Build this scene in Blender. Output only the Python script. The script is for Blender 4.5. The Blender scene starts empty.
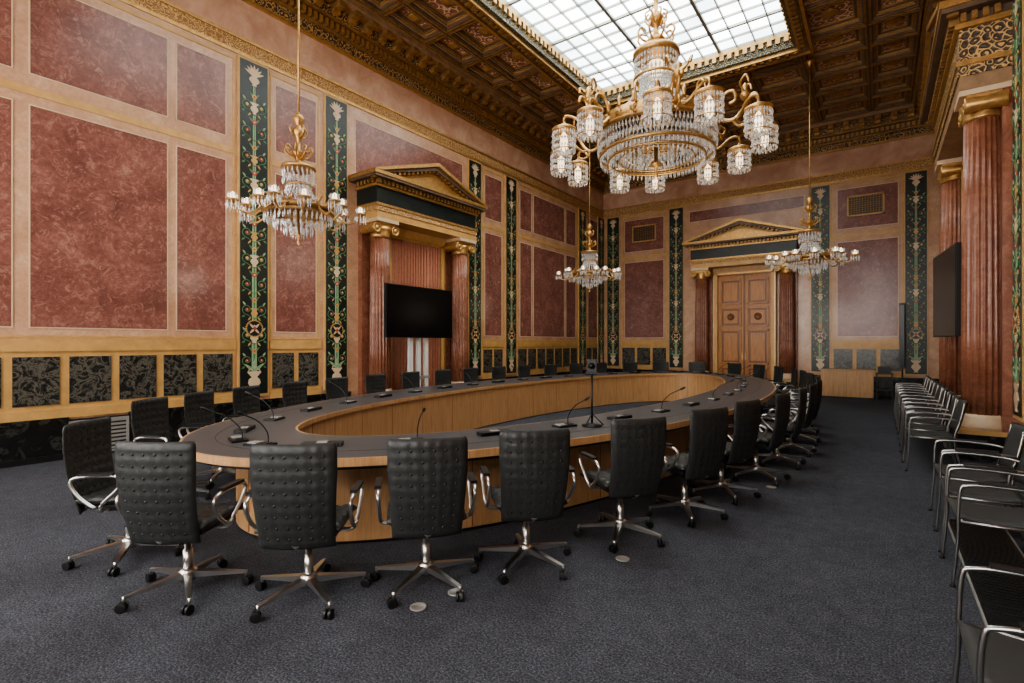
import bpy, bmesh, math, random
from mathutils import Vector, Matrix
random.seed(4)
pi=math.pi
S=bpy.context.scene
XL,XR,YF,YB=-8.86,1.4,18.5,-2.4
ZC=8.3
TC=(-4.1,8.1)

# ---------------------------------------------------------------- materials
def srgb(r,g,b):
    f=lambda c:(c/255/12.92 if c/255<=0.04045 else ((c/255+0.055)/1.055)**2.4)
    return (f(r),f(g),f(b),1)
def newmat(name):
    m=bpy.data.materials.new(name); m.use_nodes=True
    nt=m.node_tree; b=nt.nodes['Principled BSDF']
    return m,nt,b
def setp(b,rough=.5,metal=0,spec=.5,**k):
    b.inputs['Roughness'].default_value=rough
    b.inputs['Metallic'].default_value=metal
    b.inputs['Specular IOR Level'].default_value=spec
    for a,v in k.items():
        b.inputs[a.replace('_',' ')].default_value=v
def ramp(nt,fac,stops,interp='LINEAR'):
    r=nt.nodes.new('ShaderNodeValToRGB'); r.color_ramp.interpolation=interp
    e=r.color_ramp.elements
    e[0].position=stops[0][0]; e[0].color=stops[0][1]
    e[1].position=stops[-1][0]; e[1].color=stops[-1][1]
    for p,c in stops[1:-1]:
        x=e.new(p); x.color=c
    nt.links.new(fac,r.inputs[0]); return r
def coord(nt,scale=(1,1,1)):
    tc=nt.nodes.new('ShaderNodeTexCoord'); mp=nt.nodes.new('ShaderNodeMapping')
    mp.inputs['Scale'].default_value=scale
    nt.links.new(tc.outputs['Object'],mp.inputs[0]); return mp.outputs[0]
def noise(nt,co,scale,detail=6,rough=.6,dist=0):
    n=nt.nodes.new('ShaderNodeTexNoise'); n.inputs['Scale'].default_value=scale
    n.inputs['Detail'].default_value=detail; n.inputs['Roughness'].default_value=rough
    n.inputs['Distortion'].default_value=dist
    nt.links.new(co,n.inputs['Vector']); return n
def bump(nt,b,h,strength=.2,dist=.01):
    bp=nt.nodes.new('ShaderNodeBump'); bp.inputs['Strength'].default_value=strength
    bp.inputs['Distance'].default_value=dist
    nt.links.new(h,bp.inputs['Height']); nt.links.new(bp.outputs[0],b.inputs['Normal'])
def mixc(nt,f,a,c):
    m=nt.nodes.new('ShaderNodeMix'); m.data_type='RGBA'
    if isinstance(f,float): m.inputs[0].default_value=f
    else: nt.links.new(f,m.inputs[0])
    for s,v in ((m.inputs[6],a),(m.inputs[7],c)):
        if isinstance(v,tuple): s.default_value=v
        else: nt.links.new(v,s)
    return m.outputs[2]
def plain(name,c,rough=.5,metal=0,var=.12,scale=8,spec=.5,**k):
    m,nt,b=newmat(name); setp(b,rough,metal,spec,**k)
    co=coord(nt); n=noise(nt,co,scale)
    d=tuple(x*(1-var*2) for x in c[:3])+(1,); l=tuple(min(1,x*(1+var)) for x in c[:3])+(1,)
    r=ramp(nt,n.outputs[0],[(.3,d),(.7,l)]); nt.links.new(r.outputs[0],b.inputs['Base Color'])
    return m
def stone(name,stops,scale=3,rough=.3,detail=10,dist=.6,spec=.5,fine=None,light=None,bs=.05):
    m,nt,b=newmat(name); setp(b,rough,0,spec)
    co=coord(nt); n=noise(nt,co,scale,detail,.68,dist)
    r=ramp(nt,n.outputs[0],stops); out=r.outputs[0]
    n2=noise(nt,co,scale*9,6,.75)
    r2=ramp(nt,n2.outputs[0],[(.42,(0,0,0,1)),(.66,(1,1,1,1))])
    if fine:
        ml=nt.nodes.new('ShaderNodeMath'); ml.operation='MULTIPLY'; ml.inputs[1].default_value=.7
        nt.links.new(r2.outputs[0],ml.inputs[0])
        out=mixc(nt,ml.outputs[0],out,fine)
    if light:
        n3=noise(nt,co,scale*4,8,.8,1.5)
        r3=ramp(nt,n3.outputs[0],[(.0,(0,0,0,1)),(.51,(0,0,0,1)),(.62,(.65,.65,.65,1)),(.75,(.8,.8,.8,1))])
        out=mixc(nt,r3.outputs[0],out,light)
    nt.links.new(out,b.inputs['Base Color'])
    bump(nt,b,n2.outputs[0],bs,.004)
    return m
def ornament(name,dark,gold,scale=7,thr=.42,rough=.45):
    m,nt,b=newmat(name); setp(b,rough,.0,.5)
    co=coord(nt); nz=noise(nt,co,scale*.6,2,.5)
    add=nt.nodes.new('ShaderNodeVectorMath'); add.operation='MULTIPLY_ADD'
    nt.links.new(nz.outputs[1],add.inputs[0]); add.inputs[1].default_value=(.12,.12,.12); nt.links.new(co,add.inputs[2])
    v=nt.nodes.new('ShaderNodeTexVoronoi'); v.inputs['Scale'].default_value=scale; v.inputs['Randomness'].default_value=.25
    nt.links.new(add.outputs[0],v.inputs['Vector'])
    sn=nt.nodes.new('ShaderNodeMath'); sn.operation='MULTIPLY'; sn.inputs[1].default_value=22
    nt.links.new(v.outputs['Distance'],sn.inputs[0])
    s2=nt.nodes.new('ShaderNodeMath'); s2.operation='SINE'; nt.links.new(sn.outputs[0],s2.inputs[0])
    r=ramp(nt,s2.outputs[0],[(0,dark),(thr,dark),(thr+.15,gold),(1,gold)])
    nt.links.new(r.outputs[0],b.inputs['Base Color']); bump(nt,b,s2.outputs[0],.35,.02)
    return m
M={}
M['salmon']=stone('salmon_stucco',[(.3,srgb(174,134,106)),(.5,srgb(198,158,128)),(.72,srgb(216,182,152))],2.2,.25,fine=srgb(176,134,106))
M['rose']=stone('rose_marble',[(.28,srgb(106,66,58)),(.5,srgb(136,88,78)),(.72,srgb(162,112,99))],2.0,.24,fine=srgb(104,64,56),light=srgb(178,134,118))
M['frieze']=stone('frieze_stucco',[(.3,srgb(178,134,110)),(.5,srgb(204,162,136)),(.72,srgb(224,192,166))],1.4,.22)
M['ochre']=plain('ochre_paint',srgb(200,158,100),.38,0,.1,5)
M['cream']=plain('cream_line',srgb(214,188,156),.4,0,.05,9)
M['black']=stone('black_marble',[(.3,srgb(19,19,19)),(.52,srgb(30,30,29)),(.6,srgb(60,62,56)),(.64,srgb(28,28,27)),(.8,srgb(19,20,20))],3.2,.22,dist=2.2)
M['dado']=stone('dado_marble',[(.3,srgb(24,25,25)),(.44,srgb(44,45,43)),(.5,srgb(104,100,90)),(.55,srgb(46,46,44)),(.62,srgb(28,28,28)),(.66,srgb(86,83,74)),(.7,srgb(30,30,30))],6.5,.24,dist=1.0)
M['green']=stone('dark_green_field',[(.3,srgb(24,29,28)),(.7,srgb(38,46,43))],4,.32)
M['vine']=plain('vine_green',srgb(92,134,94),.5,0,.15,20)
M['vinel']=plain('pale_green',srgb(150,174,138),.5,0,.12,20)
M['red']=plain('ornament_red',srgb(178,78,56),.5,0,.1,20)
M['gold']=plain('gilding',srgb(198,156,100),.36,.65,.15,14)
M['goldd']=plain('dark_gilding',srgb(162,124,76),.42,.45,.2,10)
M['column']=stone('red_marble_column',[(.3,srgb(112,70,52)),(.5,srgb(146,96,74)),(.72,srgb(180,130,104))],5,.28,dist=1.2,fine=srgb(114,70,54))
M['brown']=plain('ceiling_walnut',srgb(108,86,68),.45,0,.2,5)
M['brownl']=plain('ceiling_oak_moulding',srgb(156,124,92),.45,0,.2,5)
M['orn']=ornament('gilded_relief_dark',srgb(72,58,45),srgb(202,162,106),9)
M['orn2']=ornament('ceiling_ornament',srgb(152,98,80),srgb(228,200,162),5,.42)
M['orn3']=ornament('ochre_ornament_band',srgb(158,114,70),srgb(220,184,130),12)
M['ornbl']=ornament('green_ornament',srgb(56,66,62),srgb(178,148,98),7,.55)
def carpetmat():
    m,nt,b=newmat('slate_carpet'); setp(b,.95,0,.12)
    co=coord(nt); n=noise(nt,co,85,4,.85); n2=noise(nt,co,.9,3,.6); n3=noise(nt,co,9,5,.75)
    r=ramp(nt,n.outputs[0],[(.34,srgb(42,43,48)),(.5,srgb(79,81,88)),(.68,srgb(136,138,146))])
    r2=ramp(nt,n2.outputs[0],[(.3,(.8,.8,.8,1)),(.7,(1,1,1,1))])
    r3=ramp(nt,n3.outputs[0],[(.35,(.72,.72,.72,1)),(.65,(1,1,1,1))])
    mm=nt.nodes.new('ShaderNodeMix'); mm.data_type='RGBA'; mm.blend_type='MULTIPLY'; mm.inputs[0].default_value=1
    nt.links.new(r.outputs[0],mm.inputs[6]); nt.links.new(r2.outputs[0],mm.inputs[7])
    m3=nt.nodes.new('ShaderNodeMix'); m3.data_type='RGBA'; m3.blend_type='MULTIPLY'; m3.inputs[0].default_value=1
    nt.links.new(mm.outputs[2],m3.inputs[6]); nt.links.new(r3.outputs[0],m3.inputs[7])
    nt.links.new(m3.outputs[2],b.inputs['Base Color']); bump(nt,b,n.outputs[0],.6,.012); return m
M['carpet']=carpetmat()
def woodmat(name,a,bcol,rough=.4,sc=(14,14,1.2)):
    m,nt,b=newmat(name); setp(b,rough,0,.4)
    co=coord(nt,sc); n=noise(nt,co,2.2,8,.65,.8)
    r=ramp(nt,n.outputs[0],[(.3,a),(.7,bcol)]); nt.links.new(r.outputs[0],b.inputs['Base Color']); return m
M['oak']=woodmat('oak_veneer',srgb(170,130,90),srgb(200,160,116))
M['doorwood']=woodmat('door_wood',srgb(152,96,50),srgb(198,138,78),.32)
M['doordark']=woodmat('door_wood_inlay',srgb(106,64,36),srgb(142,92,52),.32)
M['tabletop']=plain('table_linoleum_black',srgb(76,76,78),.38,0,.06,30,spec=.5)
M['leather']=plain('black_leather',srgb(48,49,48),.46,0,.1,60,spec=.4)
M['meshgrey']=plain('grey_mesh_fabric',srgb(62,63,62),.55,0,.08,90,spec=.3)
M['chrome']=plain('polished_aluminium',srgb(214,212,208),.3,1,.03,5)
M['steel']=plain('satin_steel_tube',srgb(165,163,160),.32,1,.03,5)
M['blackp']=plain('black_plastic',srgb(24,24,25),.45,0,.1,20)
M['screen']=plain('black_screen',srgb(13,13,14),.22,0,.05,3,spec=.3)
M['curtain']=plain('salmon_curtain',srgb(190,130,104),.8,0,.08,12)
M['white']=plain('white_enamel',srgb(215,212,205),.4,0,.03,5)
M['grey']=plain('grey_metal_grille',srgb(160,158,152),.45,.3,.05,5)
m,nt,b=newmat('crystal_glass'); setp(b,.06,0,1.0)
b.inputs['Transmission Weight'].default_value=.5; b.inputs['IOR'].default_value=1.5
b.inputs['Emission Color'].default_value=(1,.93,.84,1); b.inputs['Emission Strength'].default_value=.045  # faint glow put into the crystal to brighten it, not a lamp
nz=noise(nt,coord(nt),40,2); r=ramp(nt,nz.outputs[0],[(.35,(.42,.40,.38,1)),(.62,(.92,.9,.87,1))]); nt.links.new(r.outputs[0],b.inputs['Base Color'])
M['crystal']=m
def emis(name,c,s,lo=.82):
    m,nt,b=newmat(name); setp(b,.3); b.inputs['Base Color'].default_value=(.3,.3,.3,1)
    co=coord(nt); n=noise(nt,co,.8,2,.5)
    r=ramp(nt,n.outputs[0],[(.35,tuple(x*lo for x in c[:3])+(1,)),(.65,c)])
    nt.links.new(r.outputs[0],b.inputs['Emission Color']); b.inputs['Emission Strength'].default_value=s
    return m
M['skyglass']=emis('skylight_glass',(.95,1,.97,1),6.0,.62)
M['skyglass2']=emis('skylight_glass_tinted',(.86,.97,1,1),4.0,.7)
M['winglass']=emis('window_daylight',(1,.98,.95,1),10.0)  # glow of the added panes behind the camera, there to brighten the room
M['lamp']=emis('lamp_bulb',(1,.76,.48,1),2.0)

# ---------------------------------------------------------------- mesh builder
class MB:
    def __init__(s): s.v=[];s.f=[];s.m=[];s.sm=[];s.names=[]
    def mi(s,k):
        if k not in s.names: s.names.append(k)
        return s.names.index(k)
    def add(s,vs,fs,mat,smooth=False,T=None):
        o=len(s.v)
        if T is not None: vs=[tuple(T@Vector(p)) for p in vs]
        s.v+=[tuple(p) for p in vs]; i=s.mi(mat)
        for f in fs: s.f.append(tuple(a+o for a in f)); s.m.append(i); s.sm.append(smooth)
    def box(s,x0,x1,y0,y1,z0,z1,mat,T=None):
        vs=[(x,y,z) for z in (z0,z1) for y in (y0,y1) for x in (x0,x1)]
        s.add(vs,[(0,2,3,1),(4,5,7,6),(0,1,5,4),(2,6,7,3),(0,4,6,2),(1,3,7,5)],mat,False,T)
    def lathe(s,prof,mat,c=(0,0,0),n=16,T=None,smooth=True,fl=None):
        vs=[];fs=[]
        for r,z in prof:
            for i in range(n):
                a=2*pi*i/n; rr=r*(fl(i) if fl else 1)
                vs.append((c[0]+rr*math.cos(a),c[1]+rr*math.sin(a),c[2]+z))
        for k in range(len(prof)-1):
            for i in range(n):
                j=(i+1)%n; fs.append((k*n+i,k*n+j,(k+1)*n+j,(k+1)*n+i))
        fs.append(tuple(range(n))[::-1]); fs.append(tuple((len(prof)-1)*n+i for i in range(n)))
        s.add(vs,fs,mat,smooth,T)
    def ring(s,R,r,mat,c=(0,0,0),n=32,k=6,T=None):
        vs=[];fs=[]
        for i in range(n):
            a=2*pi*i/n
            for j in range(k):
                b=2*pi*j/k; q=R+r*math.cos(b)
                vs.append((c[0]+q*math.cos(a),c[1]+q*math.sin(a),c[2]+r*math.sin(b)))
        for i in range(n):
            for j in range(k):
                fs.append((i*k+j,((i+1)%n)*k+j,((i+1)%n)*k+(j+1)%k,i*k+(j+1)%k))
        s.add(vs,fs,mat,True,T)
    def tube(s,pts,r,mat,k=6,T=None):
        pts=[Vector(p) for p in pts]; N=len(pts); vs=[];fs=[]
        rs=r if isinstance(r,(list,tuple)) else [r]*N
        up=Vector((.13,.29,.95)).normalized()
        for i,p in enumerate(pts):
            t=(pts[min(i+1,N-1)]-pts[max(i-1,0)]).normalized()
            if abs(t.dot(up))>.97: u=t.cross(Vector((1,.1,0))).normalized()
            else: u=t.cross(up).normalized()
            w=t.cross(u)
            for j in range(k):
                a=2*pi*j/k; vs.append(p+rs[i]*(math.cos(a)*u+math.sin(a)*w))
        for i in range(N-1):
            for j in range(k):
                fs.append((i*k+j,i*k+(j+1)%k,(i+1)*k+(j+1)%k,(i+1)*k+j))
        fs.append(tuple(range(k))[::-1]); fs.append(tuple((N-1)*k+j for j in range(k)))
        s.add(vs,fs,mat,True,T)
    def prism(s,poly,y0,y1,mat,T=None):
        n=len(poly); vs=[(x,y0,z) for x,z in poly]+[(x,y1,z) for x,z in poly]
        fs=[tuple(range(n)),tuple(range(n,2*n))[::-1]]+[(i,i+n,(i+1)%n+n,(i+1)%n) for i in range(n)]
        s.add(vs,fs,mat,False,T)
    def build(s,name,loc=(0,0,0),rot=0,parent=None,recalc=True):
        me=bpy.data.meshes.new(name); me.from_pydata(s.v,[],s.f)
        for k in s.names: me.materials.append(M[k])
        me.polygons.foreach_set('material_index',s.m); me.polygons.foreach_set('use_smooth',s.sm)
        if recalc:
            bm=bmesh.new(); bm.from_mesh(me); bmesh.ops.recalc_face_normals(bm,faces=bm.faces); bm.to_mesh(me); bm.free()
        me.update()
        return place(me,name,loc,rot,parent)
def place(me,name,loc=(0,0,0),rot=0,parent=None):
    o=bpy.data.objects.new(name,me); bpy.context.collection.objects.link(o)
    o.location=loc; o.rotation_euler=(0,0,rot)
    if parent: o.parent=parent
    return o
def smooth_path(pts,n=6):
    P=[Vector(p) for p in pts]; out=[]
    for i in range(len(P)-1):
        p0=P[max(i-1,0)];p1=P[i];p2=P[i+1];p3=P[min(i+2,len(P)-1)]
        for k in range(n):
            t=k/n
            out.append(.5*((2*p1)+(p2-p0)*t+(2*p0-5*p1+4*p2-p3)*t*t+(3*p1-p0-3*p2+p3)*t**3))
    out.append(P[-1]); return out

def LW(x0=0): return (XL,x0,0),pi/2
def FW(x0=0): return (x0,YF,0),0
def RW(y0=0): return (XR,y0,0),-pi/2

# ---------------------------------------------------------------- shell
mb=MB(); mb.box(XL-.3,XR+.3,YB-.3,YF+.3,-.2,0,'carpet'); mb.build('floor')

def outline(mb,x0,x1,z0,z1,w,d,mat):
    mb.box(x0,x1,-d,0,z0,z0+w,mat); mb.box(x0,x1,-d,0,z1-w,z1,mat)
    mb.box(x0,x0+w,-d,0,z0+w,z1-w,mat); mb.box(x1-w,x1,-d,0,z0+w,z1-w,mat)
def panel(mb,x0,x1,z0,z1):
    mb.box(x0,x1,-.006,0,z0,z1,'rose'); outline(mb,x0-.016,x1+.016,z0-.016,z1+.016,.014,.009,'cream')
def wall(name,x0,x1,cols,dados,loc,rot,wide=()):
    mb=MB(); mb.box(x0,x1,0,.3,0,ZC+.3,'salmon')
    for a,b in cols:
        panel(mb,a,b,1.76,4.6); panel(mb,a,b,5.02,6.2)
    for a,b,z0,z1 in wide: panel(mb,a,b,z0,z1)
    for z0,z1,d in ((1.44,1.60,.03),(.55,.68,.03),(4.74,4.84,.012),(6.34,6.40,.012)):
        for a,b in dados: mb.box(a,b,-d,0,z0,z1,'ochre')
    for a,b in dados:
        mb.box(a,b,-.008,0,.68,1.44,'ochre')
        outline(mb,a+.01,b-.01,1.62,6.38,.035,.010,'ochre')
        n=max(1,round((b-a)/.56)); w=(b-a)/n
        for i in range(n):
            mb.box(a+i*w+.05,a+(i+1)*w-.05,-.022,0,.74,1.37,'dado')
    return mb.build(name,loc,rot)
wl=wall('wall_left',YB,YF+.3,[(-1.9,-.4),(-.2,.6),(.75,1.55),(1.73,3.28),(3.42,4.14),(5.02,5.82),(11.05,11.8),(12.75,13.35),(13.5,15.4),(15.55,16.2),(17.2,17.95)],
     [(YB,4.3),(4.9,5.92),(10.92,11.88),(12.58,16.35),(17.02,17.98)],*LW(),wide=[(6.75,10.1,5.1,6.2)])
wf=wall('wall_far',XL-.3,XR+.3,[(-7.95,-6.45),(-1.05,.42)],[(-8.1,-6.3),(-1.2,.54)],*FW(),wide=[(-5.5,-1.95,5.85,6.2)])
wr=wall('wall_right',-YF-.3,-YB,[(-7.9,-6.4),(-6.2,-5.4),(-4.2,-2.6),(-2.4,-.8),(-.6,1.6),(-17.9,-15.4)],[(-8.3,-5.25),(-4.5,2.3),(-18.4,-14.9)],*RW())

mb=MB()
wx=[(-7.9,-6.3),(-4.5,-2.9),(-1.1,.5)]
xs=[XL-.3]+[v for p in wx for v in p]+[XR+.3]
for i in range(0,len(xs),2): mb.box(xs[i],xs[i+1],-.3,0,0,ZC+.3,'salmon')
for a,b in wx: mb.box(a,b,-.3,0,0,.9,'salmon'); mb.box(a,b,-.3,0,6.2,ZC+.3,'salmon')
mb.build('wall_back',(0,YB,0),0)
for i,(a,b) in enumerate(wx):  # made-up windows out of view, added as fill light for the hall
    mb=MB(); mb.box(a,b,-.2,-.18,.9,6.2,'winglass')
    for x in (a,(a+b)/2-.03,b-.06): mb.box(x,x+.06,-.18,-.1,.9,6.2,'white')
    for z in (.9,2.2,3.5,4.8,6.14): mb.box(a,b,-.18,-.1,z,z+.06,'white')
    mb.build('window_%d'%(i+1),(0,YB,0),0)

def base(name,spans,loc,rot):
    mb=MB()
    for a,b in spans:
        mb.box(a,b,-.045,0,0,.5,'black'); mb.box(a,b,-.065,0,.5,.56,'black'); mb.box(a,b,-.06,0,0,.08,'blackp')
    mb.build(name,loc,rot)
base('baseboard_left',[(YB,2.1),(2.78,6.6),(10.05,YF-.07)],*LW())
base('baseboard_far',[(XL,-5.45),(-1.85,XR)],*FW())
base('baseboard_right',[(-8.85,-YB),(-YF+.07,-13.0)],*RW())
mb=MB(); mb.box(2.1,2.78,-.03,0,0,.52,'blackp'); outline(mb,2.1,2.78,0.02,.5,.03,.05,'grey')
for i in range(8): mb.box(2.13,2.75,-.045,-.01,.06+i*.055,.06+i*.055+.03,'grey')
mb.build('wall_vent_grille',*LW())

def cornice(name,x0,x1,loc,rot):
    mb=MB()
    mb.box(x0,x1,-.02,0,6.46,6.52,'gold'); mb.box(x0,x1,-.015,0,6.52,6.72,'orn3'); mb.box(x0,x1,-.04,0,6.72,6.77,'gold')
    mb.box(x0,x1,-.008,0,6.77,7.42,'frieze')
    mb.box(x0,x1,-.07,0,7.40,7.45,'gold'); mb.box(x0,x1,-.10,0,7.45,7.62,'orn'); mb.box(x0,x1,-.16,0,7.62,7.67,'goldd')
    mb.box(x0,x1,-.16,0,7.67,7.82,'brown')
    n=int((x1-x0)/.12)
    for i in range(n):
        x=x0+i*.12; mb.box(x,x+.07,-.24,-.15,7.68,7.80,'gold')
    mb.box(x0,x1,-.28,0,7.82,7.87,'goldd'); mb.box(x0,x1,-.30,0,7.87,8.06,'orn')
    n=int((x1-x0)/.38)
    for i in range(n):
        x=x0+i*.38
        mb.box(x,x+.14,-.58,-.29,7.95,8.05,'goldd'); mb.box(x+.01,x+.13,-.42,-.29,7.88,7.95,'gold')
        mb.box(x+.2,x+.32,-.5,-.36,8.035,8.05,'gold')
    mb.box(x0,x1,-.64,0,8.05,8.15,'brownl'); mb.box(x0,x1,-.68,0,8.15,8.20,'gold'); mb.box(x0,x1,-.74,0,8.20,8.3,'orn')
    mb.build(name,loc,rot)
cornice('trim_cornice_left',YB,YF,*LW()); cornice('trim_cornice_far',XL,XR,*FW()); cornice('trim_cornice_right',-YF,-YB,*RW())

SX0,SX1,SY0,SY1=-6.3,-1.45,3.2,12.9
mb=MB()
for a,b,c,d in ((XL-.3,SX0,YB-.3,YF+.3),(SX1,XR+.3,YB-.3,YF+.3),(SX0,SX1,YB-.3,SY0),(SX0,SX1,SY1,YF+.3)):
    mb.box(a,b,c,d,ZC,ZC+.3,'brown')
def fr(mb,a,b,c,d,w,z0,z1,mat):
    mb.box(a,b,c,c+w,z0,z1,mat); mb.box(a,b,d-w,d,z0,z1,mat); mb.box(a,a+w,c+w,d-w,z0,z1,mat); mb.box(b-w,b,c+w,d-w,z0,z1,mat)
gx=[-8.15,-7.5,-6.3]+[-6.3+4.85*k/4 for k in (1,2,3)]+[-1.45,-.2,.7]
gy=[YB+i*(SY0-YB)/5 for i in range(5)]+[SY0+i*(SY1-SY0)/8 for i in range(8)]+[SY1+i*(17.8-SY1)/5 for i in range(6)]
for i in range(len(gx)-1):
    for j in range(len(gy)-1):
        a,b,c,d=gx[i],gx[i+1],gy[j],gy[j+1]
        if a>=SX0-.01 and b<=SX1+.01 and c>=SY0-.01 and d<=SY1+.01: continue
        fr(mb,a,b,c,d,.09,8.15,8.3,'brown'); fr(mb,a+.02,b-.02,c+.02,d-.02,.04,8.13,8.15,'goldd')
        fr(mb,a+.09,b-.09,c+.09,d-.09,.05,8.19,8.3,'brownl')
        fr(mb,a+.14,b-.14,c+.14,d-.14,.03,8.22,8.3,'gold')
        fr(mb,a+.17,b-.17,c+.17,d-.17,.05,8.25,8.3,'brown')
        if b-a>.55:
            mb.box(a+.22,b-.22,c+.22,d-.22,8.285,8.3,'orn2')
            fr(mb,a+.22,b-.22,c+.22,d-.22,.025,8.27,8.3,'gold')
            cx,cy=(a+b)/2,(c+d)/2
            mb.lathe([(.0,-.06),(.05,-.05),(.09,-.03),(.15,-.02),(.17,0)],'gold',(cx,cy,8.285),12)
mb.build('ceiling')
mb=MB()
nx,ny=12,22
gx0,gx1,gy0,gy1=SX0+.1,SX1-.1,SY0+.1,SY1-.1
rs=random.Random(9)
for i in range(nx):
    for j in range(ny):
        k='skyglass2' if (i in (0,nx-1) or j in (0,ny-1) or rs.random()<.16) else 'skyglass'
        mb.box(gx0+(gx1-gx0)*i/nx,gx0+(gx1-gx0)*(i+1)/nx,gy0+(gy1-gy0)*j/ny,gy0+(gy1-gy0)*(j+1)/ny,8.52,8.54,k)
for i in range(nx+1):
    x=gx0+(gx1-gx0)*i/nx; w=.025 if i%4 else .07; mb.box(x-w/2,x+w/2,gy0,gy1,8.46,8.52,'grey')
for i in range(ny+1):
    y=gy0+(gy1-gy0)*i/ny; w=.022 if i%4 else .06; mb.box(gx0,gx1,y-w/2,y+w/2,8.465,8.52,'grey')
mb.build('window_skylight')
mb=MB()
fr(mb,SX0,SX1,SY0,SY1,.1,8.10,8.58,'ornbl')
fr(mb,SX0-.22,SX1+.22,SY0-.22,SY1+.22,.22,8.06,8.3,'brown'); fr(mb,SX0-.26,SX1+.26,SY0-.26,SY1+.26,.06,8.0,8.08,'gold')
fr(mb,SX0-.03,SX1+.03,SY0-.03,SY1+.03,.05,8.02,8.1,'gold'); fr(mb,SX0+.1,SX1-.1,SY0+.1,SY1-.1,.05,8.36,8.44,'gold')
fr(mb,SX0-.18,SX1+.18,SY0-.18,SY1+.18,.12,8.045,8.06,'orn')
y=SY0+.15
while y<SY1-.1:
    for x in (SX0+.1,SX1-.16): mb.box(x,x+.06,y,y+.09,8.24,8.36,'gold')
    for x in (SX0-.14,SX1+.03): mb.box(x,x+.1,y,y+.07,7.99,8.05,'goldd')
    y+=.17
x=SX0+.15
while x<SX1-.1:
    for y in (SY0+.1,SY1-.16): mb.box(x,x+.09,y,y+.06,8.24,8.36,'gold')
    for y in (SY0-.14,SY1+.03): mb.box(x,x+.07,y,y+.1,7.99,8.05,'goldd')
    x+=.17
mb.build('trim_skylight_frame')

# ---------------------------------------------------------------- painted pilasters
def pilaster():
    mb=MB(); W=.54; Z0,Z1=.62,6.44
    mb.box(-W/2,W/2,-.045,0,Z0,Z1,'ochre'); mb.box(-W/2+.03,W/2-.03,-.052,0,Z0+.05,Z1-.04,'green')
    def disk(x,z,r,mat,y=-.06,n=12):
        mb.prism([(x+r*math.cos(2*pi*i/n),z+r*math.sin(2*pi*i/n)) for i in range(n)],y,-.05,mat)
    def leaf(x,z,a,l,w,mat,y=-.0585):
        c,s_=math.cos(a),math.sin(a); P=[(0,0),(l*.35,w/2),(l*.7,w*.35),(l,0),(l*.7,-w*.35),(l*.35,-w/2)]
        mb.prism([(x+u*c-v*s_,z+u*s_+v*c) for u,v in P],y,-.05,mat)
    def urn(z,h,w,mat):
        P=[(.25,0),(.15,.1),(.5,.4),(.42,.6),(.2,.7),(.55,.95),(.5,1)]
        poly=[(w*a,z+h*b) for a,b in P]+[(-w*a,z+h*b) for a,b in reversed(P)]
        mb.prism(poly,-.062,-.05,mat)
    mb.prism([(-.046,Z0+.2),(.046,Z0+.2),(.034,3.2),(.018,Z1-.25),(-.018,Z1-.25),(-.034,3.2)],-.0575,-.05,'vinel')
    mb.prism([(-.017,Z0+.2),(.017,Z0+.2),(.006,Z1-.25),(-.006,Z1-.25)],-.0585,-.05,'vine')
    z=1.15;k=0
    while z<Z1-.6:
        for sg in (-1,1):
            pts=[]
            for q in range(26):
                t=q/25; a=-pi/2+t*2.5*pi; r=.092*(1-.72*t)
                pts.append((sg*(.025+.1+r*math.cos(a)),-.056,z+.1+r*math.sin(a)))
            mb.tube([(0,-.056,z-.06)]+pts,.008,'vine',4)
            disk(sg*.125,z+.1,.028,('red','ochre','red')[k%3]); disk(sg*.125,z+.1,.010,'cream',-.066,8)
            leaf(sg*.15,z+.17,(.9 if sg>0 else pi-.9),.08,.034,'vinel'); leaf(sg*.16,z+.0,(-.6 if sg>0 else pi+.6),.07,.034,'vine')
            leaf(0,z+.24,pi/2-sg*.8,.13,.04,'vine')
            leaf(sg*.06,z-.03,(-.9 if sg>0 else pi+.9),.08,.03,'ochre')
        disk(0,z+.26,.042,'red' if k%2 else 'ochre',-.0615); disk(0,z+.26,.016,'cream' if k%2 else 'red',-.066,8)
        if k%3==1: urn(z-.04,.2,.14,'cream')
        if k%3==2: urn(z-.04,.16,.12,'ochre')
        z+=.44;k+=1
    zc=1.80
    mb.prism([(.145*math.cos(2*pi*i/24),zc+.145*math.sin(2*pi*i/24)) for i in range(24)],-.063,-.05,'green')
    for i in range(28):
        a=2*pi*i/28; disk(.14*math.cos(a),zc+.14*math.sin(a),.014,'ochre',-.066,6)
    for a in range(4): leaf(0,zc,pi/4+a*pi/2,.125,.04,'cream',-.066)
    disk(0,zc,.03,'red',-.069)
    urn(Z0+.1,.34,.22,'cream'); urn(Z1-.44,.22,.18,'cream')
    for a in (-1.2,-.8,-.4,0,.4,.8,1.2): leaf(0,Z1-.26,pi/2+a,.18,.045,'cream',-.062)
    for a in (-.9,0,.9): leaf(0,Z0+.44,pi/2+a,.22,.055,'vinel',-.062)
    return mb
o=pilaster().build('painted_pilaster',(4.6,0,0),0,parent=wl); pm=o.data
for y in (6.26,10.57,12.23,16.68,18.22): place(pm,'painted_pilaster',(y,0,0),0,wl)
for x in (-8.42,-5.97,-1.5,.83): place(pm,'painted_pilaster',(x,0,0),0,wf)
for y in (8.62,4.88,14.6): place(pm,'painted_pilaster',(-y,0,0),0,wr)

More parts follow.
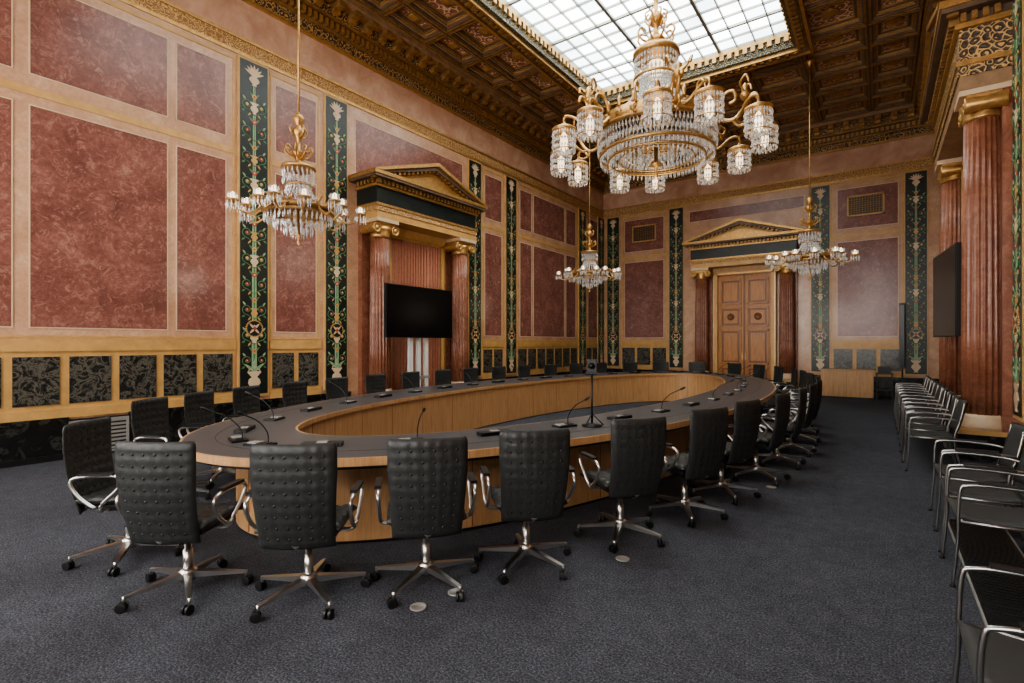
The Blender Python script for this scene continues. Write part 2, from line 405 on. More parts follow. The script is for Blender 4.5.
# ---------------------------------------------------------------- portals
def column(mb,x,y,h,r):
    mb.box(x-r*1.25,x+r*1.25,y-r*1.25,y+r*1.25,0,.34,'black'); mb.box(x-r*1.25,x+r*1.25,y-r*1.25,y+r*1.25,.34,.40,'ochre')
    mb.lathe([(r*1.2,.40),(r*1.23,.45),(r*1.18,.5),(r*1.1,.52),(r*1.14,.56),(r*1.02,.6)],'cream',(x,y,0),24)
    n=160
    fl=lambda i:1-.11*abs(math.sin(pi*i/8))**.8
    mb.lathe([(r,.6),(r*1.0,h*.33),(r*.95,h*.7),(r*.87,h-.36)],'column',(x,y,0),n,fl=fl)
    mb.lathe([(r*.92,h-.37),(r*.96,h-.34),(r*.92,h-.31),(r*1.0,h-.22),(r*1.1,h-.15)],'gold',(x,y,0),24)
    mb.box(x-r*1.15,x+r*1.15,y-r*.85,y+r*.85,h-.17,h-.07,'gold')
    for sg in (-1,1):
        T=Matrix.Translation((x+sg*r*1.1,y,h-.2))@Matrix.Rotation(pi/2,4,'X')
        R=.11*r/.22
        mb.lathe([(R*.3,-r*1.02),(R*.35,-r*.98),(R*.6,-r*.93),(R*.62,-r*.98),(R*.95,-r*.98),(R,-r*.9),(R*.75,0),(R,r*.9),(R*.95,r*.98),(R*.62,r*.98),(R*.6,r*.93),(R*.35,r*.98),(R*.3,r*1.02)],'gold',(0,0,0),16,T)
    mb.box(x-r*1.3,x+r*1.3,y-r*1.2,y+r*1.2,h-.07,h,'cream')
def portal(sp,h,r,proj,s,kind):
    mb=MB(); hx=sp/2; ow=hx-r*1.5
    yc=-proj+r*1.1
    dk=kind=='none'
    frz='orn' if dk else 'green'
    for sg in (-1,1):
        column(mb,sg*hx,yc,h,r)
        mb.box(sg*hx-r*1.2,sg*hx+r*1.2,-.12,0,0,h,'column')
        a,b=sorted((sg*ow,sg*(ow-.14))); mb.box(a,b,-.2,0,0,h-.2,'ochre')
        a,b=sorted((sg*(ow-.02),sg*(ow-.05))); mb.box(a,b,-.22,-.2,0,h-.2,'gold')
    mb.box(-ow,ow,-.2,0,h-.25,h,'ochre'); mb.box(-ow+.1,ow-.1,-.22,-.2,h-.22,h-.18,'gold')
    W=hx+r*1.35; P=proj+r*.1
    mb.box(-W,W,-P,0,h,h+.14*s,'brownl' if dk else 'ochre'); mb.box(-W-.02,W+.02,-P-.02,0,h+.14*s,h+.24*s,'orn' if dk else 'orn3'); mb.box(-W-.04,W+.04,-P-.04,0,h+.24*s,h+.29*s,'gold')
    mb.box(-W,W,-P,0,h+.29*s,h+.62*s,frz)
    z=h+.62*s
    mb.box(-W-.05,W+.05,-P-.05,0,z,z+.05*s,'gold')
    n=int(2*W/.11)
    for i in range(n+1):
        x=-W+i*2*W/n; mb.box(x-.03,x+.03,-P-.11,-P+.02,z+.05*s,z+.13*s,'goldd')
    for i in range(int(P/.11)):
        for sg in (-1,1):
            a,b=sorted((sg*W,sg*(W+.11))); mb.box(a,b,-P+i*.11,-P+i*.11+.06,z+.05*s,z+.13*s,'goldd')
    mb.box(-W-.02,W+.02,-P-.02,0,z+.05*s,z+.14*s,'brown')
    O=.2; z2=z+.14*s
    mb.box(-W-O,W+O,-P-O,0,z2,z2+.05*s,'brown'); mb.box(-W-O-.02,W+O+.02,-P-O-.02,0,z2+.05*s,z2+.12*s,'gold')
    z3=z2+.12*s; A=.56*s; X=W+O
    mb.prism([(-X+.1,z3),(X-.1,z3),(0,z3+A-.08)],-P,0,'ochre')
    mb.prism([(-X*.55,z3+.04),(X*.55,z3+.04),(0,z3+A*.5)],-P-.015,-P,'gold')
    for sg in (-1,1):
        mb.prism([(sg*X,z3),(sg*(X-.3),z3),(0,z3+A-.14*s),(0,z3+A-.02)],-P-O+.03,0,'brown')
        mb.prism([(sg*(X+.04),z3),(sg*(X-.14),z3),(0,z3+A-.05*s),(0,z3+A+.03)],-P-O-.03,0,'gold')
        for i in range(14):
            t=(i+.5)/14; mb.box(sg*X*t-.03,sg*X*t+.03,-P-O+.06,-P-.02,z3+A*(1-t)-.17*s,z3+A*(1-t)-.11*s,'goldd')
    if kind=='curtain':
        n=200; cw=ow-.14; vs=[];fs=[]
        for i in range(n+1):
            x=-cw+2*cw*i/n; y=-.11+.075*math.sin(i*.55)+.02*math.sin(i*1.7)
            vs+=[(x,y,.02),(x,y,h-.25)]
        for i in range(n): fs.append((2*i,2*i+2,2*i+3,2*i+1))
        mb.add(vs,fs,'curtain',True)
    if kind=='door':
        cw=ow-.14
        for sg in (-1,1):
            a,b=sorted((sg*.01,sg*cw)); mb.box(a,b,-.08,0,.0,h-.25,'doorwood')
            zs=[(.15,.75),(.85,2.0),(2.1,2.75),(2.85,h-.4)]
            for z0,z1 in zs:
                for q in ((a+.08,b-.08,z0,z0+.05),(a+.08,b-.08,z1-.05,z1)): mb.box(q[0],q[1],-.12,-.08,q[2],q[3],'doorwood')
                mb.box(a+.08,a+.13,-.12,-.08,z0,z1,'doorwood'); mb.box(b-.13,b-.08,-.12,-.08,z0,z1,'doorwood')
                mb.box(a+.13,b-.13,-.085,-.08,z0+.05,z1-.05,'doordark')
                mb.box(a+.19,b-.19,-.105,-.08,z0+.11,z1-.11,'doorwood')
            T=Matrix.Translation(((a+b)/2,-.105,2.43))@Matrix.Rotation(pi/2,4,'X')
            mb.lathe([(.12,0),(.12,.015),(.09,.02),(.085,.01),(0.01,.015)],'doordark',(0,0,0),20,T)
            mb.box(sg*.05-.015,sg*.05+.015,-.14,-.08,1.0,1.22,'gold')
        mb.box(-.025,.025,-.115,0,0,h-.25,'doordark')
    return mb
portal(2.5,4.1,.22,.62,1.0,'curtain').build('portal_columns_and_curtain',*LW(8.33))
portal(2.6,4.1,.22,.62,1.0,'door').build('door_1',*FW(-3.68))
portal(3.2,4.9,.22,.52,1.3,'none').build('portal_columns',*RW(10.9))

for x in (-7.18,-.35):
    mb=MB(); mb.box(-.42,.42,-.02,0,-.27,.27,'blackp'); 
    for i in range(13): mb.box(-.42+i*.068,-.42+i*.068+.012,-.03,-.02,-.27,.27,'goldd')
    for i in range(9): mb.box(-.42,.42,-.034,-.03,-.27+i*.064,-.27+i*.064+.012,'goldd')
    for q in ((-.46,.46,-.31,-.27),(-.46,.46,.27,.31),(-.46,-.42,-.31,.31),(.42,.46,-.31,.31)): mb.box(q[0],q[1],-.045,0,q[2],q[3],'ochre')
    mb.build('vent_grille',(x,YF-.006,5.66),0)

# ---------------------------------------------------------------- table
def ell(a,b,n=160): return [(TC[0]+a*math.cos(2*pi*i/n),TC[1]+b*math.sin(2*pi*i/n)) for i in range(n)]
def band(mb,A,B,z0,z1,mat,smooth=False):
    n=len(A); vs=[(x,y,z0) for x,y in A]+[(x,y,z1) for x,y in A]+[(x,y,z1) for x,y in B]+[(x,y,z0) for x,y in B]
    fs=[]
    for i in range(n):
        j=(i+1)%n
        for k in range(4):
            l=(k+1)%4; fs.append((k*n+i,k*n+j,l*n+j,l*n+i))
    mb.add(vs,fs,mat,smooth)
ta,tb,tw=2.74,6.42,.95
mb=MB()
e=lambda d:ell(ta-d,tb-d)
band(mb,e(0),e(.02),.69,.75,'oak'); band(mb,e(.02),e(tw-.02),.705,.752,'tabletop'); band(mb,e(tw-.02),e(tw),.70,.75,'oak')
band(mb,e(.26),e(.265),.7515,.7535,'blackp')
band(mb,e(.42),e(.46),.03,.70,'oak'); band(mb,e(.45),e(.47),0,.05,'blackp')
band(mb,e(tw-.08),e(tw-.03),.02,.70,'oak'); band(mb,e(.05),e(tw-.05),.66,.705,'blackp')
n=40
for i in range(n):
    t=2*pi*i/n
    for d in (.418,tw-.031):
        x=TC[0]+(ta-d)*math.cos(t); y=TC[1]+(tb-d)*math.sin(t)
        T=Matrix.Translation((x,y,0))@Matrix.Rotation(math.atan2((ta-d)*math.sin(t),(tb-d)*math.cos(t)) ,4,'Z')
        mb.box(-.003,.003,-.003,.003,.04,.70,'doordark',T)
mb.build('conference_table')

# ---------------------------------------------------------------- office chair
def pad(mb,f,nu,nv,sub,t0,t1,mat,matb=None,backbul=.5,btn=None):
    U,V=nu*sub,nv*sub; vs=[];fs=[]
    for side in (1,-1):
        for j in range(V+1):
            for i in range(U+1):
                u,v=i/U,j/V; p,nn=f(u,v)
                q=(abs(math.sin(pi*u*nu))*abs(math.sin(pi*v*nv)))**.5
                edge=min(1,min(u,1-u)*18,min(v,1-v)*18)
                t=(t0*.35+t0*.65*edge)+(t1*q*(1 if side>0 else backbul))*(.3+.7*edge)
                vs.append(p+nn*t*side)
    n1=(U+1)*(V+1)
    for j in range(V):
        for i in range(U):
            a=j*(U+1)+i; fs.append((a,a+1,a+U+2,a+U+1))
    f2=[tuple(x+n1 for x in q)[::-1] for q in fs]
    rim=[]
    L=[i for i in range(U+1)]+[j*(U+1)+U for j in range(1,V+1)]+[V*(U+1)+i for i in range(U-1,-1,-1)]+[j*(U+1) for j in range(V-1,0,-1)]
    for k in range(len(L)):
        a,b=L[k],L[(k+1)%len(L)]; rim.append((a,a+n1,b+n1,b))
    mb.add(vs,fs+rim,mat,True); o=len(mb.v)-len(vs)
    mi=mb.mi(matb or mat)
    for q in f2: mb.f.append(tuple(x+o for x in q)); mb.m.append(mi); mb.sm.append(True)
    if btn:
        for i in range(1,nu):
            for j in range(1,nv):
                p,nn=f(i/nu,j/nv)
                for sd in (1,-1):
                    T=Matrix.Translation(p+nn*(t0*sd))@(nn*sd).to_track_quat('Z','Y').to_matrix().to_4x4()
                    mb.lathe([(.0095,-.004),(.0085,.003),(.003,.0055)],btn,(0,0,0),6,T)
def office_chair():
    mb=MB()
    def fb(u,v):
        w=(.415+.055*min(1,v*1.4))*(1-.05*max(0,(v-.95)/.05)**2)
        x=(u-.5)*w; y=-.235-.085*v+.04*(2*u-1)**2-.03*math.sin(pi*v); z=.38+.61*v
        return Vector((x,y,z)),Vector((0,.985,.14)).normalized()
    pad(mb,fb,7,9,4,.012,.009,'leather','leather',.7,btn='blackp')
    def fs_(u,v):
        x=(u-.5)*.48; y=-.21+.46*v; z=.465-.05*max(0,v-.75)**2*8+.012*(2*u-1)**2
        return Vector((x,y,z)),Vector((0,0,1))
    pad(mb,fs_,5,5,4,.022,.012,'leather')
    mb.box(-.2,.2,-.17,.16,.415,.44,'blackp'); mb.box(-.08,.08,-.16,.12,.36,.415,'blackp')
    mb.tube(smooth_path([(0,-.12,.39),(0,-.2,.39),(0,-.245,.42)],4),.028,'chrome',8)
    mb.lathe([(.028,.11),(.028,.26),(.02,.262),(.02,.37)],'chrome',n=12)
    mb.lathe([(.03,.07),(.05,.075),(.052,.13),(.03,.15)],'chrome',n=14)
    for sg in (-1,1):
        P=smooth_path([(sg*.2,-.02,.41),(sg*.27,-.02,.42),(sg*.29,.0,.47),(sg*.295,.11,.58),(sg*.295,.125,.635),(sg*.295,.06,.66),(sg*.295,-.14,.655),(sg*.29,-.2,.61),(sg*.285,-.14,.51),(sg*.28,-.05,.44)],5)
        mb.tube(P,.012,'chrome',8)
        mb.box(sg*.295-.02,sg*.295+.02,-.14,.08,.664,.682,'blackp')
    for i in range(5):
        T=Matrix.Rotation(2*pi*i/5+.3,4,'Z')
        vs=[(.03,-.024,.09),(.03,.024,.09),(.03,.024,.13),(.03,-.024,.13),(.335,-.012,.074),(.335,.012,.074),(.335,.012,.088),(.335,-.012,.088)]
        mb.add(vs,[(0,1,2,3),(4,7,6,5),(0,4,5,1),(1,5,6,2),(2,6,7,3),(3,7,4,0)],'chrome',False,T)
        mb.tube([(.33,0,.05),(.33,0,.09)],.01,'chrome',6,T)
        a=random.uniform(-1,1)
        for s2 in (-1,1):
            T2=T@Matrix.Translation((.33,0,.029))@Matrix.Rotation(a,4,'Z')@Matrix.Translation((.012,s2*.014,0))@Matrix.Rotation(pi/2,4,'X')
            mb.lathe([(.02,-.009),(.029,-.007),(.029,.007),(.02,.009)],'blackp',n=14,T=T2,smooth=False)
    return mb
N=4000; ca,cb=3.06,6.88
P=[(ca*math.sin(2*pi*i/N),-cb*math.cos(2*pi*i/N)) for i in range(N+1)]
S_=[0]
for i in range(N): S_.append(S_[-1]+math.hypot(P[i+1][0]-P[i][0],P[i+1][1]-P[i][1]))
LT=S_[-1]
def on_ell(s):
    s%=LT; i=next(j for j in range(N+1) if S_[j]>=s); x,y=P[i]
    nx_,ny_=-x/ca**2,-y/cb**2; l=math.hypot(nx_,ny_)
    return TC[0]+x,TC[1]+y,nx_/l,ny_/l
seats=[]
for x,y,fx,fy in ((-4.42,1.40,.75,.66),(-3.52,1.42,-.56,.83),(-2.84,1.82,-.66,.75),(-2.38,2.36,-.74,.67),(-2.02,2.98,-.72,.69),(-1.69,3.84,-.80,.60),(-1.44,4.68,-.9,.43),(-1.32,5.5,-.95,.3)):
    l=math.hypot(fx,fy); seats.append((x,y,fx/l,fy/l))
s8=min(range(N//2),key=lambda i:(P[i][0]+TC[0]+1.2)**2+(P[i][1]+TC[1]-5.5)**2); s8=S_[s8]
left=[1.95,2.65,3.38,4.2,5.1,6.0,6.95]
a0=s8; a1=LT-left[-1]; nn=round((a1-a0)/.9)
for k in range(1,nn): seats.append(on_ell(a0+(a1-a0)*k/nn))
for s in left: seats.append(on_ell(LT-s))
cm=None
for k,(x,y,nx_,ny_) in enumerate(seats):
    rot=math.atan2(ny_,nx_)-pi/2+(random.uniform(-.1,.1) if k>7 else 0); d=random.uniform(-.03,.03) if k>7 else 0
    if cm is None:
        o=office_chair().build('office_chair',(x,y,0),rot); cm=o.data
    else: place(cm,'office_chair',(x+nx_*d,y+ny_*d,0),rot)

def mic():
    mb=MB(); mb.box(-.11,.11,-.06,.06,0,.018,'blackp'); mb.box(-.09,-.0,-.04,.04,.018,.026,'grey'); mb.box(.03,.09,-.03,.03,.018,.024,'blackp')
    mb.tube(smooth_path([(.06,.02,.02),(.06,.01,.10),(.06,-.08,.20),(.06,-.22,.27)],5),.0045,'blackp',6)
    T=Matrix.Translation((.06,-.22,.27))@Matrix.Rotation(math.radians(62),4,'X')
    mb.lathe([(.006,-.01),(.011,0),(.011,.05),(.004,.06)],'blackp',n=10,T=T)
    return mb
def console():
    mb=MB(); mb.box(-.15,.15,-.05,.05,0,.03,'blackp'); mb.box(-.13,.13,-.052,-.04,.006,.024,'screen'); mb.box(-.04,.04,-.03,.03,.03,.036,'grey'); return mb
mm_=None; cc=None; NS=37
for k in range(NS):
    x,y,nx_,ny_=on_ell((k+.5)*LT/NS)
    rot=math.atan2(ny_,nx_)-pi/2
    px,py=x+nx_*.85,y+ny_*.85
    if mm_ is None: o=mic().build('desk_microphone',(px,py,.7525),rot); mm_=o.data
    elif k%2==0: place(mm_,'desk_microphone',(px,py,.7525),rot)
    else:
        if cc is None: o=console().build('conference_console',(px,py,.7525),rot); cc=o.data
        else: place(cc,'conference_console',(px,py,.7525),rot)
mb=MB(); mb.lathe([(.1,0),(.1,.012),(.02,.02),(.012,.03)],'blackp',n=20); mb.lathe([(.01,.03),(.01,.52)],'blackp',n=10)
for i in range(3):
    a=2*pi*i/3; mb.tube([(0,0,.12),(.11*math.cos(a),.11*math.sin(a),.012)],.006,'blackp',5)
mb.box(-.045,.045,-.04,.04,.52,.64,'blackp'); mb.lathe([(.03,0),(.03,.02)],'screen',T=Matrix.Translation((0,-.04,.58))@Matrix.Rotation(pi/2,4,'X'),n=16); mb.box(-.06,.06,-.02,.02,.5,.52,'blackp')
mb.build('camera_on_stand',(-2.25,4.45,.7525),.4)

for x,y in ((-2.2,2.12),(-2.14,2.38),(-1.5,3.45),(-.95,6.1),(-.8,8.3)):
    mb=MB(); mb.lathe([(.05,0),(.05,.004),(.042,.006),(.04,.004),(.001,.005)],'grey',n=24); mb.build('floor_socket',(x,y,0))

# ---------------------------------------------------------------- visitor chairs
def visitor():
    mb=MB()
    def fs_(u,v): return Vector(((u-.5)*.46,-.21+.44*v,.445-.02*math.sin(pi*v))),Vector((0,0,1))
    pad(mb,fs_,1,1,10,.014,.006,'meshgrey')
    def fb(u,v): return Vector(((u-.5)*.45,-.235-.09*v+.05*(2*u-1)**2-.02,.50+.36*v)),Vector((0,.97,.22))
    pad(mb,fb,1,1,10,.008,.004,'meshgrey')
    for sg in (-1,1):
        mb.tube(smooth_path([(sg*.265,.25,0),(sg*.265,.225,.3),(sg*.265,.215,.6),(sg*.265,.17,.655),(sg*.265,0,.665),(sg*.262,-.18,.655),(sg*.235,-.25,.64)],5),.010,'steel',8)
        mb.tube(smooth_path([(sg*.255,-.29,0),(sg*.245,-.22,.25),(sg*.24,-.2,.45),(sg*.235,-.25,.64),(sg*.225,-.29,.85)],5),.010,'steel',8)
        mb.tube([(sg*.25,-.2,.42),(sg*.262,.21,.42)],.009,'steel',8)
        mb.box(sg*.265-.018,sg*.265+.018,-.14,.13,.672,.684,'blackp')
        for y in (.25,-.29): mb.lathe([(.016,0),(.016,.012)],'blackp',(sg*(.265 if y>0 else .255),y,0),8)
    mb.tube([(-.26,.2,.42),(.26,.2,.42)],.009,'steel',8); mb.tube([(-.245,-.2,.42),(.245,-.2,.42)],.009,'steel',8)
    return mb
vm=None
for x,y in ((.48,2.46),(.62,4.55),(.62,5.2),(.63,5.85),(.5,8.1),(.5,8.75),(.5,9.4),(.5,10.05),(.5,10.7),(.5,11.35),(.5,12.0),(.5,12.65),(.5,13.3),(.5,13.95)):
    if vm is None: o=visitor().build('visitor_chair',(x,y,0),pi/2); vm=o.data
    else: place(vm,'visitor_chair',(x,y,0),pi/2+random.uniform(-.04,.04))
mb=MB(); mb.box(0,.36,0,3.0,0,.006,'blackp')
for i in range(60): mb.box(.02,.34,i*.05+.01,i*.05+.03,.006,.012,'blackp')
mb.box(-.012,0,0,3,0,.012,'grey'); mb.box(.36,.372,0,3,0,.012,'grey')
mb.build('floor_grille',(.48,2.9,0))

# ---------------------------------------------------------------- screens
mb=MB()
mb.box(-.95,.95,-.04,.03,1.66,2.72,'blackp'); mb.box(-.935,.935,-.045,-.04,1.675,2.705,'screen')
mb.box(-.3,.3,.03,.1,2.0,2.3,'blackp')
for x in (-.22,0,.22): mb.box(x-.045,x+.045,.03,.10,.06,2.2,'white')
mb.box(-.5,.5,-.28,.3,0,.05,'white'); mb.box(-.3,.3,.02,.11,.8,.86,'grey')
mb.build('television_on_stand',(-7.85,7.62,0),pi/2)
mb=MB(); mb.box(-.85,.85,-.035,.03,1.65,3.05,'blackp'); mb.box(-.835,.835,-.04,-.035,1.665,3.035,'screen'); mb.box(-.1,.1,.03,.45,2.2,2.5,'blackp')
mb.build('wall_television',(.88,10.9,0),-pi/2+.09)

mb=MB(); mb.box(-.62,.62,-.25,.25,.05,.78,'oak'); mb.box(-.64,.64,-.27,.27,.78,.81,'oak'); mb.box(-.58,.58,-.22,.22,0,.05,'blackp')
for x in (-.31,0,.31): mb.box(x-.003,x+.003,-.252,-.25,.08,.76,'doordark')
mb.build('sideboard',(-.76,17.3,0))
mb=MB(); mb.lathe([(.17,0),(.17,.015),(.02,.03)],'blackp',n=20); mb.lathe([(.018,.03),(.018,.9)],'blackp',n=10)
mb.box(-.06,.06,-.06,.06,.85,2.65,'blackp'); mb.box(-.05,.05,-.066,-.06,.9,2.6,'screen'); mb.build('column_loudspeaker',(.5,17.7,0),-.2)
mb=MB(); mb.box(-.2,.2,-.2,.2,.7,.73,'blackp')
for a in (-.17,.17):
    for b in (-.17,.17): mb.box(a-.015,a+.015,b-.015,b+.015,0,.7,'blackp')
mb.box(-.15,.15,-.13,.13,.73,.9,'blackp'); mb.box(-.17,.17,-.15,.15,.25,.28,'blackp')
mb.build('equipment_table',(.1,17.35,0))

# ---------------------------------------------------------------- chandeliers
def drop(mb,x,y,z,l,w,mat='crystal'):
    vs=[(x,y,z)]+[(x+w*math.cos(a),y+w*math.sin(a),z-l*.45) for a in (0,pi/2,pi,1.5*pi)]+[(x,y,z-l)]
    mb.add(vs,[(0,1,2),(0,2,3),(0,3,4),(0,4,1),(5,2,1),(5,3,2),(5,4,3),(5,1,4)],mat)
def drape(mb,cx,cy,R,z,h,n,w,k=1):
    for i in range(n):
        a=2*pi*i/n; l=h/k
        for j in range(k): drop(mb,cx+R*math.cos(a),cy+R*math.sin(a),z-j*l,l*.98,w)
def lampdrum(mb,x,y,z,r,h):
    mb.lathe([(r*.10,.16),(r*.15,.11),(r*.6,.08),(r*1.06,.03),(r*1.06,-.02),(r*1.0,-.025)],'gold',(x,y,z),20)
    mb.lathe([(.01,0),(r*.32,-h*.2),(r*.32,-h*.7),(.01,-h*.85)],'lamp',(x,y,z-.02),8)
    drape(mb,x,y,r,z-.02,h*.85,26,r*.095,3)
    mb.ring(r*1.02,.009,'gold',(x,y,z-h*.43),20,4); mb.ring(r*1.02,.010,'gold',(x,y,z-h*.88),20,4)
    drape(mb,x,y,r*.95,z-h*.88,h*.14,20,r*.08,1); drape(mb,x,y,r*.5,z-h*.85,h*.25,8,r*.1,1)
def curl(mb,a,pts,r,mat='gold'):
    T=Matrix.Rotation(a,4,'Z'); mb.tube(smooth_path([(p[0],p[2] if len(p)>2 else 0,p[1]) for p in pts],5),r,mat,6,T)
def small_ch(ztop):
    mb=MB()
    mb.tube([(0,0,1.2),(0,0,ztop)],.018,'gold',8)
    mb.lathe([(.0,.0),(.09,-.02),(.12,-.05),(.03,-.12),(.012,-.2)],'gold',(0,0,ztop),16)
    mb.lathe([(.014,1.55),(.05,1.52),(.09,1.45),(.05,1.37),(.03,1.33),(.10,1.28),(.07,1.2),(.03,1.15),(.03,.98),(.11,.94),(.05,.9),(.04,.8),(.09,.76),(.24,.74),(.25,.70),(.22,.69)],'gold',n=20)
    for i in range(8):
        a=2*pi*i/8; curl(mb,a,[(.05,.86),(.14,.9),(.2,.97),(.17,1.03),(.12,.99)],.012)
    for i in range(4):
        a=2*pi*i/4; curl(mb,a,[(.03,1.18),(.1,1.2),(.14,1.28),(.1,1.34)],.012)
    drape(mb,0,0,.22,.69,.24,20,.016,2); mb.ring(.2,.012,'gold',(0,0,.45),20,5); drape(mb,0,0,.13,.66,.3,12,.016,2)
    for i in range(28):
        a=2*pi*i/28
        for j in range(7):
            t=j/6; r=.17+.3*t**1.6; z=.45-.33*t
            drop(mb,r*math.cos(a),r*math.sin(a),z,.065,.016)
    mb.ring(.49,.028,'gold',(0,0,.10),36,6); mb.ring(.47,.02,'gold',(0,0,.03),36,6)
    mb.lathe([(.5,.13),(.52,.1),(.5,.05),(.46,.05),(.46,.13)],'goldd',n=36)
    for i in range(16):
        a=2*pi*i/16; mb.lathe([(.005,.2),(.03,.16),(.02,.13)],'gold',(.49*math.cos(a),.49*math.sin(a),0),8)
    drape(mb,0,0,.47,.02,.14,40,.014,1); drape(mb,0,0,.34,.02,.22,26,.016,2); drape(mb,0,0,.2,-.05,.24,16,.016,2); drape(mb,0,0,.08,-.15,.2,8,.016,1)
    mb.lathe([(.01,-.42),(.03,-.39),(.015,-.36),(.02,-.3),(.1,-.28),(.02,-.26),(.02,.1)],'gold',n=12)
    for i in range(14):
        a=2*pi*i/14; R=.88 if i%2==0 else .70; dz=0 if i%2==0 else .03
        curl(mb,a,[(.49,.08),(.6,-.02),(.72*R/.88,-.06),(R,.02+dz),(R,.08+dz)],.015)
        curl(mb,a,[(.5,.1),(.58,.2),(.66,.17),(.64,.1)],.012)
        x,y=R*math.cos(a),R*math.sin(a)
        mb.lathe([(.012,.04),(.05,.07),(.088,.085),(.088,.10),(.03,.1)],'gold',(x,y,dz),12)
        mb.lathe([(.03,.10),(.04,.14),(.03,.18),(.01,.2)],'lamp',(x,y,dz),8)
        for q in range(10):
            b=2*pi*q/10; drop(mb,x+.082*math.cos(b),y+.082*math.sin(b),.085+dz,.15,.013); drop(mb,x+.06*math.cos(b),y+.06*math.sin(b),.2+dz,.1,.012)
    return mb
z0=3.43
o=small_ch(ZC-.15-z0).build('chandelier_small',(-7.02,4.33,z0)); sm=o.data
for x,y in ((-6.75,13.2),(-1.33,13.75)): place(sm,'chandelier_small',(x,y,z0))
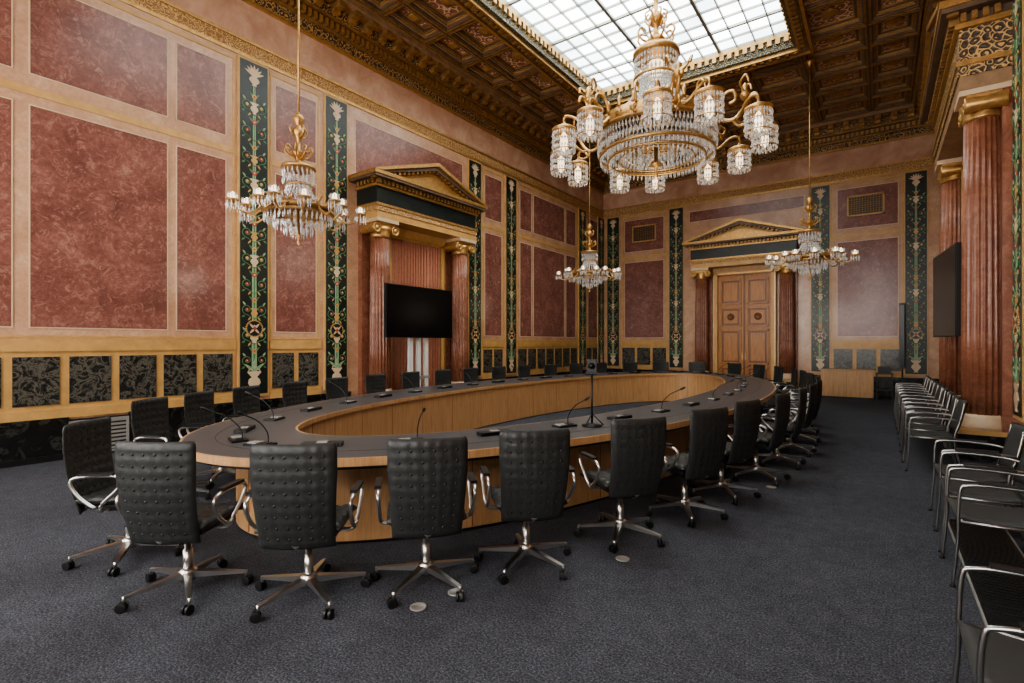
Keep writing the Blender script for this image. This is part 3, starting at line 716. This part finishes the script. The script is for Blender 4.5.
def big_ch(ztop):
    mb=MB()
    mb.tube([(0,0,2.4),(0,0,ztop)],.022,'gold',8)
    mb.lathe([(0,.0),(.12,-.02),(.16,-.08),(.05,-.16),(.02,-.25)],'gold',(0,0,ztop),16)
    mb.lathe([(.02,3.0),(.06,2.95),(.09,2.88),(.04,2.8),(.04,2.6),(.10,2.55),(.16,2.45),(.10,2.35),(.05,2.3),(.06,2.15),(.14,2.1),(.2,2.0),(.12,1.92),(.12,1.86),(.4,1.84),(.44,1.8),(.44,1.70),(.38,1.70)],'gold',n=24)
    for i in range(8):
        a=2*pi*i/8; curl(mb,a,[(.1,2.0),(.26,2.02),(.36,2.14),(.30,2.26),(.2,2.2)],.022)
        curl(mb,a,[(.06,2.35),(.16,2.4),(.22,2.52),(.14,2.6)],.018)
    drape(mb,0,0,.40,1.72,.42,36,.024,3); drape(mb,0,0,.26,1.70,.5,20,.022,3)
    mb.ring(.40,.028,'gold',(0,0,1.30),28,6); mb.lathe([(.01,1.66),(.13,1.62),(.13,1.4),(.01,1.35)],'lamp',n=12)
    for i in range(56):
        a=2*pi*i/56
        for j in range(12):
            t=j/11; r=.35+.65*t**1.7; z=1.28-.84*t
            drop(mb,r*math.cos(a),r*math.sin(a),z,.10,.024)
    mb.lathe([(1.06,.48),(1.13,.44),(1.11,.36),(1.15,.3),(1.11,.22),(1.02,.22),(1.02,.48)],'gold',n=60)
    mb.ring(1.13,.035,'goldd',(0,0,.22),60,6)
    for i in range(24):
        a=2*pi*i/24; x,y=1.1*math.cos(a),1.1*math.sin(a); mb.lathe([(.005,.66),(.045,.58),(.02,.5),(.05,.46)],'gold',(x,y,0),8)
        mb.lathe([(.01,.03),(.06,.02),(.07,-.0)],'goldd',T=Matrix.Rotation(a,4,'Z')@Matrix.Translation((1.13,0,.34))@Matrix.Rotation(pi/2,4,'Y'),n=10)
    drape(mb,0,0,1.10,.20,.34,96,.021,2); drape(mb,0,0,.92,.18,.42,70,.022,2); drape(mb,0,0,.72,.1,.32,52,.022,2)
    for R,z in ((.92,.2),(.72,.12)): mb.ring(R,.022,'gold',(0,0,z),44,5)
    mb.ring(1.06,.03,'gold',(0,0,-.17),60,5); mb.ring(.9,.024,'gold',(0,0,-.26),50,5); mb.ring(.7,.018,'gold',(0,0,-.24),50,5)
    drape(mb,0,0,1.05,-.17,.16,80,.016,1); drape(mb,0,0,.88,-.26,.14,64,.016,1)
    for i in range(8):
        a=2*pi*i/8; mb.tube([(.1*math.cos(a),.1*math.sin(a),.14),(1.04*math.cos(a),1.04*math.sin(a),.26)],.018,'gold',5)
    drape(mb,0,0,.5,.08,.3,26,.022,2); drape(mb,0,0,.3,.0,.34,18,.022,2); mb.ring(.5,.018,'gold',(0,0,.09),30,5)
    mb.lathe([(.01,-.62),(.05,-.57),(.02,-.5),(.03,-.4),(.14,-.36),(.04,-.3),(.03,.3),(.05,1.3)],'gold',n=14)
    for i in range(6):
        a=2*pi*i/6+.05
        curl(mb,a,[(1.1,.35),(1.25,.2),(1.42,.2),(1.56,.36),(1.64,.52),(1.74,.56),(1.78,.46)],.036)
        curl(mb,a,[(1.12,.42),(1.22,.66),(1.38,.70),(1.42,.54),(1.32,.48)],.028)
        curl(mb,a,[(1.35,.2),(1.48,.06),(1.62,.10),(1.6,.22)],.024)
        T=Matrix.Rotation(a,4,'Z')
        mb.lathe([(.01,.02),(.07,.05),(.09,.12),(.045,.2),(.06,.26),(.01,.33)],'gold',T=T@Matrix.Translation((1.58,0,.46)),n=10)
        for sg in (-1,1): curl(mb,a,[(1.58,.60,sg*.03),(1.52,.74,sg*.14),(1.62,.84,sg*.2),(1.66,.72,sg*.16)],.022)
        for sg in (-1,1):
            R=1.84; q=T@Vector((R,sg*.40,0))
            mb.tube(smooth_path([T@Vector((1.42,0,.22)),T@Vector((1.5,sg*.16,.16)),T@Vector((1.66,sg*.32,.34)),T@Vector((R-.02,sg*.40,.36)),T@Vector((R,sg*.40,.20))],5),.024,'gold',6)
            lampdrum(mb,q.x,q.y,.10,.21,.42)
        a2=a+pi/6
        curl(mb,a2,[(1.12,.42),(1.2,.62),(1.12,.78),(1.02,.72),(1.06,.62)],.024); curl(mb,a2,[(1.14,.26),(1.26,.2),(1.3,.3),(1.22,.36)],.02)
    return mb
zb=5.03; ks=.92
o=big_ch((8.46-zb)/ks).build('chandelier_large',(-3.22,8.85,zb)); o.scale=(ks,ks,ks)

def pt(name,loc,e,r=.3,c=(1,.88,.72)):
    l=bpy.data.lights.new(name,'POINT'); l.energy=e; l.color=c; l.shadow_soft_size=r
    o=bpy.data.objects.new(name,l); o.location=loc; bpy.context.collection.objects.link(o)
pt('chandelier_large_light',(-3.22,8.85,zb-1.0),35,.4)
for i,(x,y) in enumerate(((-7.02,4.33),(-6.75,13.2),(-1.33,13.75))):
    pt('chandelier_light',(x,y,z0-.7),7,.25)
w=bpy.data.worlds.new('World'); S.world=w; w.use_nodes=True
w.node_tree.nodes['Background'].inputs[0].default_value=(.8,.9,1,1); w.node_tree.nodes['Background'].inputs[1].default_value=1

cam=bpy.data.cameras.new('Camera'); co=bpy.data.objects.new('Camera',cam); bpy.context.collection.objects.link(co)
cam.sensor_width=36; cam.lens=18; cam.clip_start=.05; cam.clip_end=100
co.location=(0,0,1.55); co.rotation_euler=(pi/2,0,math.radians(35.7)); cam.shift_y=.0015
S.camera=co
S.view_settings.view_transform='AgX'
S.view_settings.look='AgX - Medium High Contrast'
S.view_settings.exposure=.6
